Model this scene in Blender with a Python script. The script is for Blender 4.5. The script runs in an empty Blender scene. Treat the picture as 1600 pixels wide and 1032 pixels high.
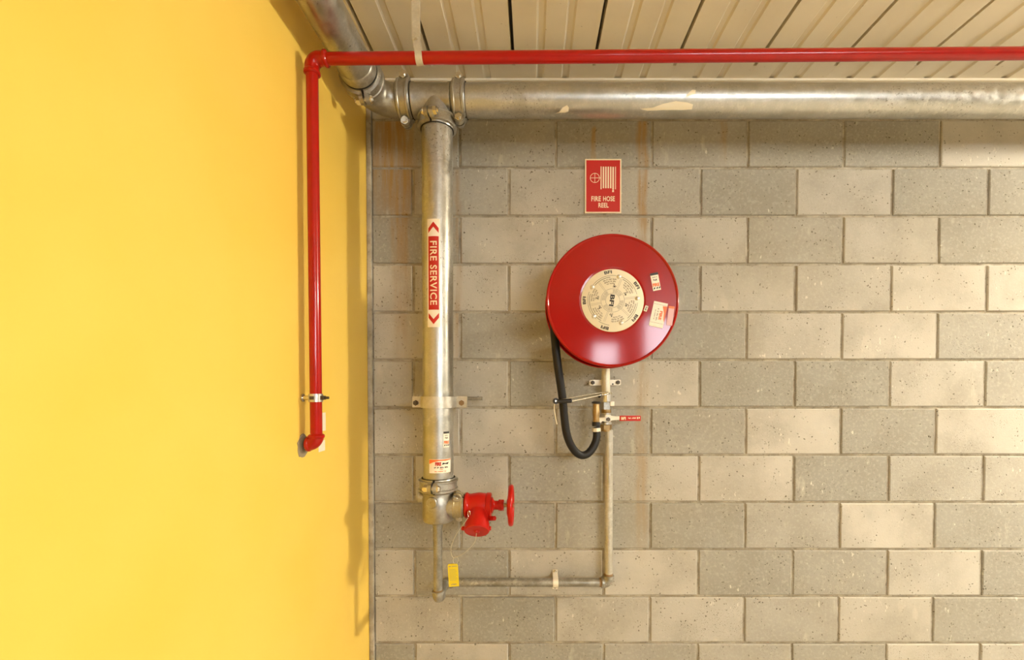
import bpy, bmesh, math, random
from mathutils import Vector, Matrix
random.seed(7)
PI = math.pi
SC = bpy.context.scene
COL = SC.collection

# ------------------------------------------------------------------ camera
F = 688.0                     # focal length in pixels of the 1600 x 1032 frame
CAM = Vector((0.0, -1.85, 1.5))
TILT = math.radians(1.0)      # tilted down a little
PPX, PPY = 833.0, 606.0 + F * math.tan(TILT)
cd = bpy.data.cameras.new('camera')
cd.sensor_fit = 'HORIZONTAL'; cd.sensor_width = 36.0
cd.lens = F / 1600 * 36.0
cd.shift_x = (800 - PPX) / 1600
cd.shift_y = (PPY - 516) / 1600
cd.clip_start = 0.02
cam = bpy.data.objects.new('camera', cd); COL.objects.link(cam)
cam.location = CAM; cam.rotation_euler = (PI / 2 - TILT, 0, 0)
SC.camera = cam
CR = cam.rotation_euler.to_matrix()

def P(px, py, d):
    """point at distance d in front of the block wall (wall face is y = 0)"""
    v = CR @ Vector(((px - PPX) / F, -(py - PPY) / F, -1))
    t = (-d - CAM.y) / v.y
    return CAM + v * t

def PX(px, py, x):
    """point on the plane at a given x (for things on the yellow wall)"""
    v = CR @ Vector(((px - PPX) / F, -(py - PPY) / F, -1))
    t = (x - CAM.x) / v.x
    return CAM + v * t

def proj(p):
    c = CR.transposed() @ (Vector(p) - CAM)
    return PPX + F * c.x / -c.z, PPY - F * c.y / -c.z

# ------------------------------------------------------------------ world and lights
SC.view_settings.view_transform = 'Standard'
SC.view_settings.look = 'None'
SC.view_settings.gamma = 1.0
SC.view_settings.use_curve_mapping = False
SC.view_settings.exposure = 0.98
w = bpy.data.worlds.new('world'); SC.world = w; w.use_nodes = True
bg = w.node_tree.nodes['Background']
bg.inputs[0].default_value = (0.86, 0.93, 1.0, 1); bg.inputs[1].default_value = 15.0

CZ = P(833, 125, 0).z                    # underside of the metal deck
WX = -0.692                   # face of the yellow wall
RX, BY = 6.0, -6.0            # right and rear limits of the bay
def area(name, loc, sx, sy, power, col=(1, .90, .71), rot=(0, 0, 0)):
    l = bpy.data.lights.new(name, 'AREA'); l.shape = 'RECTANGLE'
    l.size = sx; l.size_y = sy; l.energy = power; l.color = col
    o = bpy.data.objects.new(name, l); COL.objects.link(o)
    o.location = loc; o.rotation_euler = rot
    return o
area('batten_light', (3.7, -0.70, CZ - .17), .34, .34, 100, rot=(0, .40, 0))
area('batten_light', (3.0, -4.2, CZ - .09), 1.2, .30, 92)

# ------------------------------------------------------------------ materials
def mat(name, col, rough=.5, metal=0., **k):
    m = bpy.data.materials.new(name); m.use_nodes = True
    b = m.node_tree.nodes['Principled BSDF']
    b.inputs['Base Color'].default_value = (*col, 1)
    b.inputs['Roughness'].default_value = rough
    b.inputs['Metallic'].default_value = metal
    if 'coat' in k: b.inputs['Coat Weight'].default_value = k['coat']; b.inputs['Coat Roughness'].default_value = k.get('coat_rough', .1)
    if 'spec' in k: b.inputs['Specular IOR Level'].default_value = k['spec']
    return m

class G:
    """small node-graph helper"""
    def __init__(s, m): s.m = m; s.t = m.node_tree; s.n = s.t.nodes; s.l = s.t.links; s.b = s.n['Principled BSDF']
    def new(s, kind, **k):
        n = s.n.new(kind)
        for a, v in k.items(): setattr(n, a, v)
        return n
    def put(s, sock, v):
        if hasattr(v, 'links') or isinstance(v, bpy.types.NodeSocket): s.l.new(v, sock)
        elif isinstance(v, (tuple, list)) and sock.type == 'RGBA': sock.default_value = (*v[:3], 1)
        else: sock.default_value = v
    def pos(s): return s.new('ShaderNodeNewGeometry').outputs['Position']
    def obj(s): return s.new('ShaderNodeTexCoord').outputs['Object']
    def rnd(s): return s.new('ShaderNodeObjectInfo').outputs['Random']
    def mapping(s, v, scale=(1, 1, 1), loc=(0, 0, 0)):
        n = s.new('ShaderNodeMapping'); s.put(n.inputs[0], v); n.inputs['Scale'].default_value = scale
        s.put(n.inputs['Location'], loc); return n.outputs[0]
    def noise(s, v, scale, detail=4, rough=.55, out=0):
        n = s.new('ShaderNodeTexNoise'); s.put(n.inputs['Vector'], v); n.inputs['Scale'].default_value = scale
        n.inputs['Detail'].default_value = detail; n.inputs['Roughness'].default_value = rough; return n.outputs[out]
    def voro(s, v, scale, feat='F1'):
        n = s.new('ShaderNodeTexVoronoi', feature=feat); s.put(n.inputs['Vector'], v); n.inputs['Scale'].default_value = scale
        return n.outputs['Distance']
    def ramp(s, v, a, b, lo=0., hi=1.):
        n = s.new('ShaderNodeMapRange'); n.interpolation_type = 'SMOOTHSTEP'; s.put(n.inputs[0], v)
        n.inputs[1].default_value = a; n.inputs[2].default_value = b; n.inputs[3].default_value = lo; n.inputs[4].default_value = hi
        return n.outputs[0]
    def math(s, op, a, b=0.):
        n = s.new('ShaderNodeMath', operation=op); s.put(n.inputs[0], a); s.put(n.inputs[1], b); return n.outputs[0]
    def mix(s, f, a, b, mode='MIX'):
        n = s.new('ShaderNodeMix', data_type='RGBA', blend_type=mode); s.put(n.inputs[0], f); s.put(n.inputs[6], a); s.put(n.inputs[7], b)
        return n.outputs[2]
    def color(s, v): s.put(s.b.inputs['Base Color'], v)
    def rough(s, v): s.put(s.b.inputs['Roughness'], v)
    def bump(s, h, strength=.3, dist=.002):
        n = s.new('ShaderNodeBump'); n.inputs['Strength'].default_value = strength; n.inputs['Distance'].default_value = dist
        s.put(n.inputs['Height'], h); s.l.new(n.outputs[0], s.b.inputs['Normal'])

def block_mat():
    m = mat('concrete_block', (.4, .36, .29), .85, spec=.25); g = G(m)
    p = g.pos(); r = g.rnd()
    r3 = g.new('ShaderNodeCombineXYZ')
    for i in range(3): g.put(r3.inputs[i], g.math('MULTIPLY', r, 37.0 + 11 * i))
    pv = g.new('ShaderNodeVectorMath', operation='ADD'); g.put(pv.inputs[0], p); g.put(pv.inputs[1], r3.outputs[0]); pv = pv.outputs[0]
    dv = g.new('ShaderNodeVectorMath', operation='MULTIPLY_ADD'); g.put(dv.inputs[0], g.noise(pv, 140, 2, .5, 1)); dv.inputs[1].default_value = (.012, .012, .012); g.put(dv.inputs[2], pv); dv = dv.outputs[0]
    base = g.mix(g.ramp(r, .0, 1.), (.315, .298, .25), (.52, .48, .40))
    c = g.mix(g.ramp(g.noise(pv, 5, 4), .35, .7, 0, .45), base, (.26, .235, .185))
    c = g.mix(g.ramp(g.noise(pv, 90, 3), .45, .75, 0, .35), c, (.53, .49, .40))
    rough_r = g.ramp(g.math('FRACT', g.math('MULTIPLY', r, 7.31)), .3, .9, .0, 1.)
    # pale smears on some blocks
    sm = g.ramp(g.noise(g.mapping(pv, (7, 7, 2.2)), 1.6, 5, .6), .63, .70, 0, .33)
    c = g.mix(sm, c, (.60, .55, .44))
    # small pits
    pit = g.ramp(g.voro(dv, 66), .13, .23, 1, 0)
    pitm = g.ramp(g.noise(pv, 21, 2), .46, .6)
    pm = g.math('MULTIPLY', pit, pitm)
    c = g.mix(g.math('MULTIPLY', pm, .85), c, (.07, .055, .035))
    pit2 = g.math('MULTIPLY', g.ramp(g.voro(dv, 165), .12, .28, 1, 0), g.ramp(g.noise(pv, 9, 2), .45, .62))
    c = g.mix(g.math('MULTIPLY', pit2, g.math('ADD', .35, g.math('MULTIPLY', rough_r, .5))), c, (.11, .09, .065))
    # efflorescence flecks
    fl = g.math('MULTIPLY', g.ramp(g.noise(g.mapping(pv, (1, 1, .45)), 75, 2), .66, .71), g.ramp(g.noise(pv, 6, 2), .52, .62))
    c = g.mix(g.math('MULTIPLY', fl, .55), c, (.80, .75, .62))
    # rust water streaks running down the wall
    sx = g.new('ShaderNodeSeparateXYZ'); g.put(sx.inputs[0], p)
    wob = g.math('MULTIPLY', g.math('SUBTRACT', g.noise(g.mapping(p, (1, 1, 1)), 5, 3), .5), .05)
    def streak(x0, hw, ztop, zbot, amt, col=(.36, .20, .05)):
        nonlocal c
        dx = g.math('ABSOLUTE', g.math('SUBTRACT', g.math('ADD', sx.outputs[0], wob), x0))
        a = g.ramp(dx, hw * .25, hw, 1, 0)
        b = g.math('MULTIPLY', g.ramp(sx.outputs[2], ztop - .02, ztop, 1, 0), g.ramp(sx.outputs[2], zbot, zbot + .25, 0, 1))
        n = g.ramp(g.noise(g.mapping(p, (40, 1, 4)), 1.2, 4), .3, .65, .25, 1)
        f = g.math('MULTIPLY', g.math('MULTIPLY', a, b), g.math('MULTIPLY', n, amt))
        c = g.mix(f, c, col)
    for px, hw, y0, y1, amt in ((930, .016, 195, 290, .75), (1004, .03, 185, 420, .75), (1004, .035, 420, 860, .38), (612, .14, 185, 330, .95), (625, .06, 260, 430, .5),
                                (628, .05, 330, 560, .35), (715, .02, 260, 560, .4), (1130, .025, 185, 260, .35), (865, .05, 560, 720, .12)):
        a0 = P(px, y0, 0); a1 = P(px, y1, 0); streak(a0.x, hw, a0.z, a1.z - .1, amt)
    c = g.mix(g.ramp(g.noise(p, 1.3, 3), .4, .7, 0, .22), c, (.36, .31, .21))
    g.color(c)
    h = g.math('SUBTRACT', g.math('MULTIPLY', g.noise(pv, 160, 3), .5), g.math('ADD', pm, g.math('MULTIPLY', pit2, .5)))
    g.bump(h, .55, .0022)
    return m

def mortar_mat():
    m = mat('mortar', (.40, .36, .28), .95, spec=.2); g = G(m); p = g.pos()
    c = g.mix(g.ramp(g.noise(p, 14, 4), .35, .7), (.32, .28, .21), (.50, .45, .35))
    c = g.mix(g.ramp(g.noise(p, 70, 3), .55, .75, 0, .6), c, (.17, .145, .10))
    g.color(c); g.bump(g.noise(p, 120, 4), .7, .003); return m

def yellow_mat():
    m = mat('yellow_paint', (.88, .64, .10), .42, spec=.4); g = G(m); p = g.pos()
    c = g.mix(g.ramp(g.noise(p, 2.2, 3), .3, .75), (.85, .56, .085), (.88, .60, .11))
    g.color(c); g.bump(g.math('ADD', g.noise(p, 3, 2), g.math('MULTIPLY', g.noise(p, 180, 2), .06)), .25, .006); return m

def galv_mat(name, a, b, c3, rough=.42, metal=.75, scale=1., streaks=1.):
    m = mat(name, a, rough, metal); g = G(m); o = g.pos()
    n1 = g.noise(o, 38 * scale, 4); n2 = g.noise(o, 9 * scale, 3)
    c = g.mix(g.ramp(n1, .35, .7), a, b)
    c = g.mix(g.ramp(n2, .45, .75, 0, .7), c, c3)
    sp = g.voro(o, 130)
    c = g.mix(g.ramp(sp, .1, .6, 0, .25), c, tuple(x * .72 for x in a))
    if streaks:
        dk = g.math('MULTIPLY', g.ramp(g.noise(o, 130, 4, .6), .585, .66), g.ramp(g.noise(o, 7, 2), .46, .6))
        c = g.mix(g.math('MULTIPLY', dk, .55 * streaks), c, (.10, .075, .04))
        wh = g.math('MULTIPLY', g.ramp(g.noise(o, 62, 4), .54, .64), g.ramp(g.noise(o, 6, 2), .44, .58))
        c = g.mix(g.math('MULTIPLY', wh, .5 * streaks), c, (.66, .64, .56))
    g.color(c)
    g.rough(g.ramp(n1, .3, .7, rough - .08, rough + .13))
    g.bump(g.noise(o, 120, 3), .12, .001)
    return m

def paint_mat(name, col, rough=.28, coat=.5, wear=None):
    m = mat(name, col, rough, 0, coat=coat, coat_rough=.12, spec=.15); g = G(m); o = g.pos()
    c = g.mix(g.ramp(g.noise(o, 25, 4), .35, .7, 0, .5), col, tuple(x * .78 for x in col))
    if wear: c = g.mix(g.ramp(g.noise(o, 95, 4, .7), .70, .74, 0, .8), c, wear)
    g.color(c); g.bump(g.noise(o, 40, 3), .08, .002)
    return m

M = {}
M['block'] = block_mat(); M['mortar'] = mortar_mat(); M['yellow'] = yellow_mat()
M['galv'] = galv_mat('galvanised_steel', (.50, .49, .44), (.60, .58, .52), (.40, .38, .31), .36, .9)
M['galv_small'] = galv_mat('galvanised_small_pipe', (.30, .285, .24), (.46, .44, .38), (.20, .18, .13), .40, .7)
M['cast'] = galv_mat('galvanised_casting', (.40, .38, .33), (.50, .48, .42), (.30, .27, .21), .36, .85, 1.6, .6)
M['cast_gold'] = galv_mat('passivated_casting', (.47, .40, .24), (.52, .47, .33), (.40, .34, .2), .42, .7, 1.5, .4)
M['galv_pale'] = galv_mat('pale_galvanised_pipe', (.50, .47, .39), (.62, .59, .51), (.40, .36, .27), .38, .5)
M['bolt'] = mat('zinc_bolt', (.70, .67, .60), .25, 1.)
M['dark_bolt'] = mat('dark_bolt', (.10, .08, .06), .5, .6)
M['gasket'] = mat('black_gasket', (.02, .018, .015), .7)
M['red_pipe'] = paint_mat('red_pipe_enamel', (.40, .006, .002), .3, .5)
M['red_disc'] = mat('red_reel_enamel', (.33, .0055, .0015), .42, 0, coat=.6, coat_rough=.085, spec=.05)
M['red_valve'] = paint_mat('red_valve_enamel', (.46, .009, .004), .34, .3)
M['red_print'] = mat('red_print', (.50, .010, .002), .55)
M['cream_print'] = mat('cream_print', (.86, .72, .48), .5)
M['cream'] = mat('cream_label', (.76, .68, .49), .45)
M['white_label'] = mat('white_label', (.85, .77, .62), .45)
M['orange'] = mat('orange_print', (.80, .17, .04), .5)
M['black_print'] = mat('black_print', (.03, .025, .02), .55)
M['grey_print'] = mat('grey_print', (.30, .25, .17), .6)
M['clear_label'] = mat('faded_label', (.66, .34, .30), .35)
M['rubber'] = mat('black_rubber', (.012, .011, .011), .5, spec=.3)
M['black_plastic'] = mat('black_plastic', (.015, .013, .013), .35)
M['brass'] = galv_mat('aged_brass', (.42, .28, .12), (.50, .36, .18), (.30, .18, .07), .38, .85, 2, .3)
M['chrome'] = mat('nickel_plate', (.62, .60, .56), .33, .9)
M['white_metal'] = mat('white_coated_metal', (.78, .72, .58), .4, .2)
M['cream_pipe'] = galv_mat('pale_coated_pipe', (.62, .56, .42), (.70, .64, .50), (.55, .48, .33), .4, .35, 1, .4)
M['thread'] = mat('rusty_thread', (.30, .19, .09), .6, .4)
M['deck'] = None
M['tag'] = mat('yellow_tag_plastic', (.75, .58, .02), .4)
M['wire'] = mat('braided_wire', (.55, .49, .36), .4, .7)
M['strap'] = galv_mat('dull_zinc_strap', (.60, .57, .49), (.68, .65, .57), (.50, .47, .38), .42, .6, 2, .6)
M['rod'] = mat('bright_rod', (.80, .74, .60), .25, .9)
M['string'] = mat('pale_tie', (.75, .66, .45), .6)
M['splash'] = mat('cream_paint_splash', (.85, .78, .60), .6)
M['concrete'] = mat('concrete', (.16, .15, .13), .85)
M['dirt'] = mat('rough_cement', (.30, .24, .15), .9)

def deck_mat():
    m = mat('painted_metal_deck', (.62, .55, .42), .45, .0, spec=.4); g = G(m); p = g.pos()
    c = g.mix(g.ramp(g.noise(p, 3, 4), .35, .75), (.80, .72, .56), (.70, .62, .47))
    c = g.mix(g.ramp(g.noise(p, 60, 4, .7), .68, .74, 0, .5), c, (.30, .22, .12))
    g.color(c); g.bump(g.noise(p, 6, 3), .25, .006); return m
M['deck'] = deck_mat()
def floor_mat():
    m = mat('concrete_floor', (.40, .37, .32), .7); g = G(m); p = g.pos()
    g.color(g.mix(g.ramp(g.noise(p, 2, 5), .3, .7), (.36, .33, .28), (.48, .44, .37))); g.bump(g.noise(p, 60, 3), .2, .002); return m
M['floor'] = floor_mat()

# ------------------------------------------------------------------ mesh helpers
def frame(axis, up=None):
    z = Vector(axis).normalized()
    u = Vector(up) if up is not None else (Vector((0, 0, 1)) if abs(z.z) < .9 else Vector((1, 0, 0)))
    x = (u - z * u.dot(z)).normalized(); y = z.cross(x)
    return Matrix((x, y, z)).transposed()      # columns x, y, z

class MB:
    def __init__(s): s.v = []; s.f = []
    def add(s, vs, fs):
        n = len(s.v); s.v += [Vector(p) for p in vs]; s.f += [tuple(i + n for i in f) for f in fs]; return s
    def box(s, lo, hi, M3=None, o=(0, 0, 0)):
        x0, y0, z0 = lo; x1, y1, z1 = hi
        vs = [Vector(p) for p in ((x0,y0,z0),(x1,y0,z0),(x1,y1,z0),(x0,y1,z0),(x0,y0,z1),(x1,y0,z1),(x1,y1,z1),(x0,y1,z1))]
        if M3 is not None: vs = [M3 @ p for p in vs]
        vs = [p + Vector(o) for p in vs]
        return s.add(vs, [(0,3,2,1),(4,5,6,7),(0,1,5,4),(1,2,6,5),(2,3,7,6),(3,0,4,7)])
    def lathe(s, prof, o, axis, n=40, closed=False):
        """prof: (r, h) along axis; ends with r = 0 close themselves"""
        R = frame(axis); o = Vector(o); vs = []; fs = []; rows = []
        for r, h in prof:
            if r < 1e-7: rows.append([len(vs)]); vs.append(o + R @ Vector((0, 0, h)))
            else:
                rows.append(list(range(len(vs), len(vs) + n)))
                vs += [o + R @ Vector((r * math.cos(2*PI*k/n), r * math.sin(2*PI*k/n), h)) for k in range(n)]
        pairs = list(zip(rows, rows[1:])) + ([(rows[-1], rows[0])] if closed else [])
        for a, b in pairs:
            for k in range(n):
                k2 = (k + 1) % n
                if len(a) == 1 and len(b) == 1: continue
                if len(a) == 1: fs.append((a[0], b[k2], b[k]))
                elif len(b) == 1: fs.append((a[k], a[k2], b[0]))
                else: fs.append((a[k], a[k2], b[k2], b[k]))
        return s.add(vs, fs)
    def cyl(s, a, b, r, n=32, r2=None, bev=0.):
        a = Vector(a); b = Vector(b); L = (b - a).length; r2 = r if r2 is None else r2
        if bev: pr = [(0, 0), (r - bev, 0), (r, bev), (r2, L - bev), (r2 - bev, L), (0, L)]
        else: pr = [(0, 0), (r, 0), (r2, L), (0, L)]
        return s.lathe(pr, a, b - a, n)
    def tube(s, a, b, r, ri, n=32):
        a = Vector(a); b = Vector(b); L = (b - a).length
        return s.lathe([(ri, 0), (r, 0), (r, L), (ri, L)], a, b - a, n, True)
    def hexa(s, a, b, r, n=6): return s.cyl(a, b, r, n)
    def sweep(s, pts, r, n=16, cap=True):
        pts = [Vector(p) for p in pts]; rows = []; vs = []; fs = []
        rr = r if callable(r) else (lambda i: r)
        t0 = (pts[1] - pts[0]).normalized(); R = frame(t0); x = R.col[0].copy()
        for i, p in enumerate(pts):
            t = (pts[min(i+1, len(pts)-1)] - pts[max(i-1, 0)]).normalized()
            x = (x - t * x.dot(t)).normalized(); y = t.cross(x)
            rows.append(list(range(len(vs), len(vs)+n)))
            vs += [p + (x * math.cos(2*PI*k/n) + y * math.sin(2*PI*k/n)) * rr(i) for k in range(n)]
        for a, b in zip(rows, rows[1:]):
            for k in range(n): fs.append((a[k], a[(k+1)%n], b[(k+1)%n], b[k]))
        if cap: fs.append(tuple(reversed(rows[0]))); fs.append(tuple(rows[-1]))
        return s.add(vs, fs)
    def ribbon(s, pts, wdir, width, thick):
        """flat strap following pts; wdir is the width direction"""
        pts = [Vector(p) for p in pts]; wd = Vector(wdir).normalized(); vs = []; fs = []
        for i, p in enumerate(pts):
            t = (pts[min(i+1, len(pts)-1)] - pts[max(i-1, 0)]).normalized(); nn = t.cross(wd).normalized()
            for a, b in ((-1,-1),(1,-1),(1,1),(-1,1)): vs.append(p + wd * (a*width/2) + nn * (b*thick/2))
        m = len(pts)
        for i in range(m-1):
            for k in range(4): fs.append((4*i+k, 4*i+(k+1)%4, 4*i+4+(k+1)%4, 4*i+4+k))
        fs += [(3,2,1,0), (4*m-4, 4*m-3, 4*m-2, 4*m-1)]
        return s.add(vs, fs)
    def prism(s, poly, M4, depth):
        """flat outline (x, y) pushed depth along local +z"""
        n = len(poly); vs = [M4 @ Vector((x, y, 0)) for x, y in poly] + [M4 @ Vector((x, y, depth)) for x, y in poly]
        return s.add(vs, [tuple(range(n-1, -1, -1)), tuple(range(n, 2*n))] + [(i, (i+1)%n, n+(i+1)%n, n+i) for i in range(n)])
    def build(s, name, m, parent=None, ang=32, bevel=0.):
        if not s.v: raise ValueError(name)
        lo = Vector([min(p[i] for p in s.v) for i in range(3)]); hi = Vector([max(p[i] for p in s.v) for i in range(3)])
        o = Vector(((lo.x+hi.x)/2, (lo.y+hi.y)/2, lo.z))
        me = bpy.data.meshes.new(name); me.from_pydata([tuple(p - o) for p in s.v], [], s.f); me.update()
        bm = bmesh.new(); bm.from_mesh(me); bmesh.ops.recalc_face_normals(bm, faces=bm.faces)
        if bevel: bmesh.ops.bevel(bm, geom=[e for e in bm.edges if len(e.link_faces) == 2 and e.calc_face_angle(0) > .7], offset=bevel, segments=2, affect='EDGES', profile=.6)
        bm.to_mesh(me); bm.free()
        if ang:
            me.shade_smooth(); me.set_sharp_from_angle(angle=math.radians(ang))
        me.materials.append(M[m] if isinstance(m, str) else m)
        ob = bpy.data.objects.new(name, me); COL.objects.link(ob)
        if parent is not None:
            ob.parent = parent; ob.location = o - WLOC[parent.name]
        else: ob.location = o
        WLOC[ob.name] = o
        return ob
WLOC = {}
def thing(name, loc, label, cat, group=None):
    o = bpy.data.objects.new(name, None); COL.objects.link(o); o.location = loc; WLOC[o.name] = Vector(loc)
    o.empty_display_size = .05
    return tag(o, label, cat, group)
def tag(o, label, cat, group=None):
    o['label'] = label; o['category'] = cat
    if group: o['group'] = group
    return o
def struct(o): o['kind'] = 'structure'; return o
def arc(c, u, v, r, a0, a1, n=14):
    c = Vector(c); u = Vector(u); v = Vector(v)
    return [c + (u * math.cos(a0+(a1-a0)*k/n) + v * math.sin(a0+(a1-a0)*k/n)) * r for k in range(n+1)]
def smooth_path(pts, k=8):
    pts = [Vector(p) for p in pts]; q = [pts[0]*2-pts[1]] + pts + [pts[-1]*2-pts[-2]]; out = []
    for i in range(1, len(q)-2):
        a, b, c, d = q[i-1:i+3]
        for j in range(k):
            t = j/k; out.append(.5*((2*b)+(c-a)*t+(2*a-5*b+4*c-d)*t*t+(3*b-a-3*c+d)*t**3))
    return out + [pts[-1]]

# lettering: flat polygons (x, y) from the built-in font
_cache = {}
def glyphs(txt, bold=.0, space=1.0):
    key = (txt, bold, space)
    if key not in _cache:
        cu = bpy.data.curves.new('lettering', 'FONT'); cu.body = txt; cu.size = 1; cu.offset = bold; cu.resolution_u = 3
        cu.space_character = space; cu.fill_mode = 'FRONT'
        ob = bpy.data.objects.new('lettering', cu); me = bpy.data.meshes.new_from_object(ob)
        vs = [(v.co.x, v.co.y) for v in me.vertices]; fs = [tuple(p.vertices) for p in me.polygons]
        xs = [v[0] for v in vs]; ys = [v[1] for v in vs]
        x0, x1, y0, y1 = min(xs), max(xs), min(ys), max(ys)
        vs = [((x-(x0+x1)/2)/(x1-x0), (y-(y0+y1)/2)/(y1-y0)) for x, y in vs]
        bpy.data.objects.remove(ob); bpy.data.curves.remove(cu); bpy.data.meshes.remove(me)
        _cache[key] = (vs, fs)
    return _cache[key]
class Flat:
    """2-D print: polygons in a plane, later laid on a flat face or round a pipe"""
    def __init__(s): s.v = []; s.f = []
    def poly(s, pts): n = len(s.v); s.v += [tuple(p) for p in pts]; s.f.append(tuple(range(n, n+len(pts)))); return s
    def rect(s, x0, y0, x1, y1): return s.poly([(x0,y0),(x1,y0),(x1,y1),(x0,y1)])
    def line(s, a, b, w):
        d = Vector((b[0]-a[0], b[1]-a[1])); n = Vector((-d.y, d.x)).normalized() * w/2
        return s.poly([(a[0]+n.x,a[1]+n.y),(a[0]-n.x,a[1]-n.y),(b[0]-n.x,b[1]-n.y),(b[0]+n.x,b[1]+n.y)])
    def ring(s, c, r0, r1, a0=0, a1=2*PI, n=48):
        for k in range(n):
            t0 = a0+(a1-a0)*k/n; t1 = a0+(a1-a0)*(k+1)/n
            s.poly([(c[0]+r*math.cos(t), c[1]+r*math.sin(t)) for r, t in ((r0,t0),(r1,t0),(r1,t1),(r0,t1))])
        return s
    def disc(s, c, r, n=32): return s.poly([(c[0]+r*math.cos(2*PI*k/n), c[1]+r*math.sin(2*PI*k/n)) for k in range(n)])
    def text(s, txt, c, wid, hei, rot=0, bold=.02, space=1.0, bend=None):
        cr, sr = math.cos(rot), math.sin(rot)
        if txt[0] == '~':           # print too small to read: one dash per word, given by word lengths
            ls = [int(q) for q in txt[1:].split()]; tot = sum(ls) + len(ls) - 1; vs = []; fs = []; at = 0
            for q in ls:
                for j in range(q):
                    x0_ = (at + j + .08)/tot - .5; x1_ = (at + j + .78)/tot - .5; k = len(vs)
                    lo_ = -.5 if (j + q) % 3 else -.28; hi_ = .5 if (j*2 + q) % 5 else .2
                    vs += [(x0_, lo_), (x1_, lo_), (x1_, hi_), (x0_, hi_)]; fs.append((k, k+1, k+2, k+3))
                at += q + 1
        else: vs, fs = glyphs(txt, bold, space)
        n = len(s.v)
        for x, y in vs:
            x *= wid; y *= hei
            if bend:                # bend = radius: baseline follows a circle about c, rot is the polar angle
                rr = bend + y; a = rot - x / bend
                s.v.append((c[0]+rr*math.cos(a), c[1]+rr*math.sin(a)))
            else: s.v.append((c[0]+x*cr-y*sr, c[1]+x*sr+y*cr))
        s.f += [tuple(i+n for i in f) for f in fs]; return s
    def place(s, M4, name, m, parent, lift=0.):
        mb = MB(); mb.add([M4 @ Vector((x, y, lift)) for x, y in s.v], s.f)
        return mb.build(name, m, parent, ang=0)
    def wrap(s, c, axis, front, r, name, m, parent, lift=0., step=.004):
        """lay on a cylinder: x runs round the pipe, y along the axis, (0,0) faces 'front'"""
        me = bpy.data.meshes.new('t'); me.from_pydata([(x, y, 0) for x, y in s.v], [], s.f)
        bm = bmesh.new(); bm.from_mesh(me); bpy.data.meshes.remove(me)
        xs = [v.co.x for v in bm.verts]; k = math.floor(min(xs)/step)+1
        while k*step < max(xs):
            bmesh.ops.bisect_plane(bm, geom=bm.verts[:]+bm.edges[:]+bm.faces[:], plane_co=(k*step,0,0), plane_no=(1,0,0)); k += 1
        ax = Vector(axis).normalized(); fr = Vector(front).normalized(); side = ax.cross(fr)
        bm.verts.index_update(); rr = r + lift; c = Vector(c)
        vs = [c + ax*v.co.y + (fr*math.cos(v.co.x/r) + side*math.sin(v.co.x/r))*rr for v in bm.verts]
        fs = [tuple(v.index for v in f.verts) for f in bm.faces]; bm.free()
        return MB().add(vs, fs).build(name, m, parent, ang=0)
def M4(o, x, y, z):
    m = Matrix((Vector(x), Vector(y), Vector(z))).transposed().to_4x4(); m.translation = Vector(o); return m

# ------------------------------------------------------------------ the setting
row0 = P(833, 563, 0).z % 0.2
rowtop = CZ
back = struct(MB().box((WX-.15, .006, 0), (RX, .15, CZ+.06)).build('wall_back', 'mortar', ang=0))
# one block mesh, shared
def block_mesh(w_, h_):
    bm = bmesh.new(); b = .0035
    mb = MB(); x, z, d = w_/2, h_/2, .012
    vs = [(-x,d,-z),(x,d,-z),(x,d,z),(-x,d,z),(-x,b,-z),(x,b,-z),(x,b,z),(-x,b,z),(-x+b,0,-z+b),(x-b,0,-z+b),(x-b,0,z-b),(-x+b,0,z-b)]
    fs = [(8,9,10,11)]
    for k in range(4):
        fs.append((k,(k+1)%4,4+(k+1)%4,4+k)); fs.append((4+k,4+(k+1)%4,8+(k+1)%4,8+k))
    me = bpy.data.meshes.new('block'); me.from_pydata(vs, [], fs); me.materials.append(M['block']); me.update()
    return me
meshes = {}
xa = P(719, 563, 0).x; xb = P(646, 563, 0).x
r = 0; zlo = row0 - .2
while zlo < CZ:
    z0 = max(zlo + .005, .001); z1 = min(zlo + .195, CZ - .001)
    if z1 - z0 > .02:
        # course directly above z(563) has joints at xb
        k = round((zlo - P(833, 563, 0).z) / .2)
        start = (xb if k % 2 else xa) - .8
        x = start
        while x < 3.4:
            a = max(x + .005, WX + .022); b = min(x + .395, 3.4)
            if b - a > .03:
                key = (round(b-a, 3), round(z1-z0, 3))
                if key not in meshes: meshes[key] = block_mesh(*key)
                o = bpy.data.objects.new('block', meshes[key]); COL.objects.link(o)
                o.parent = back
                o.location = Vector(((a+b)/2, -random.uniform(0, .0022), (z0+z1)/2)) - WLOC[back.name]
                o.rotation_euler = (random.uniform(-.004, .004), random.uniform(-.003, .003), random.uniform(-.004, .004))
            x += .4
    zlo += .2
struct(MB().box((WX-.15, BY, 0), (WX, .004, CZ+.06)).build('wall_left', 'yellow', ang=0))
struct(MB().box((RX, BY, 0), (RX+.15, .15, CZ+.06)).build('wall_right', 'concrete', ang=0))
struct(MB().box((WX-.15, BY-.15, -.12), (RX+.15, .15, 0)).build('floor', 'floor', ang=0))
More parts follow.
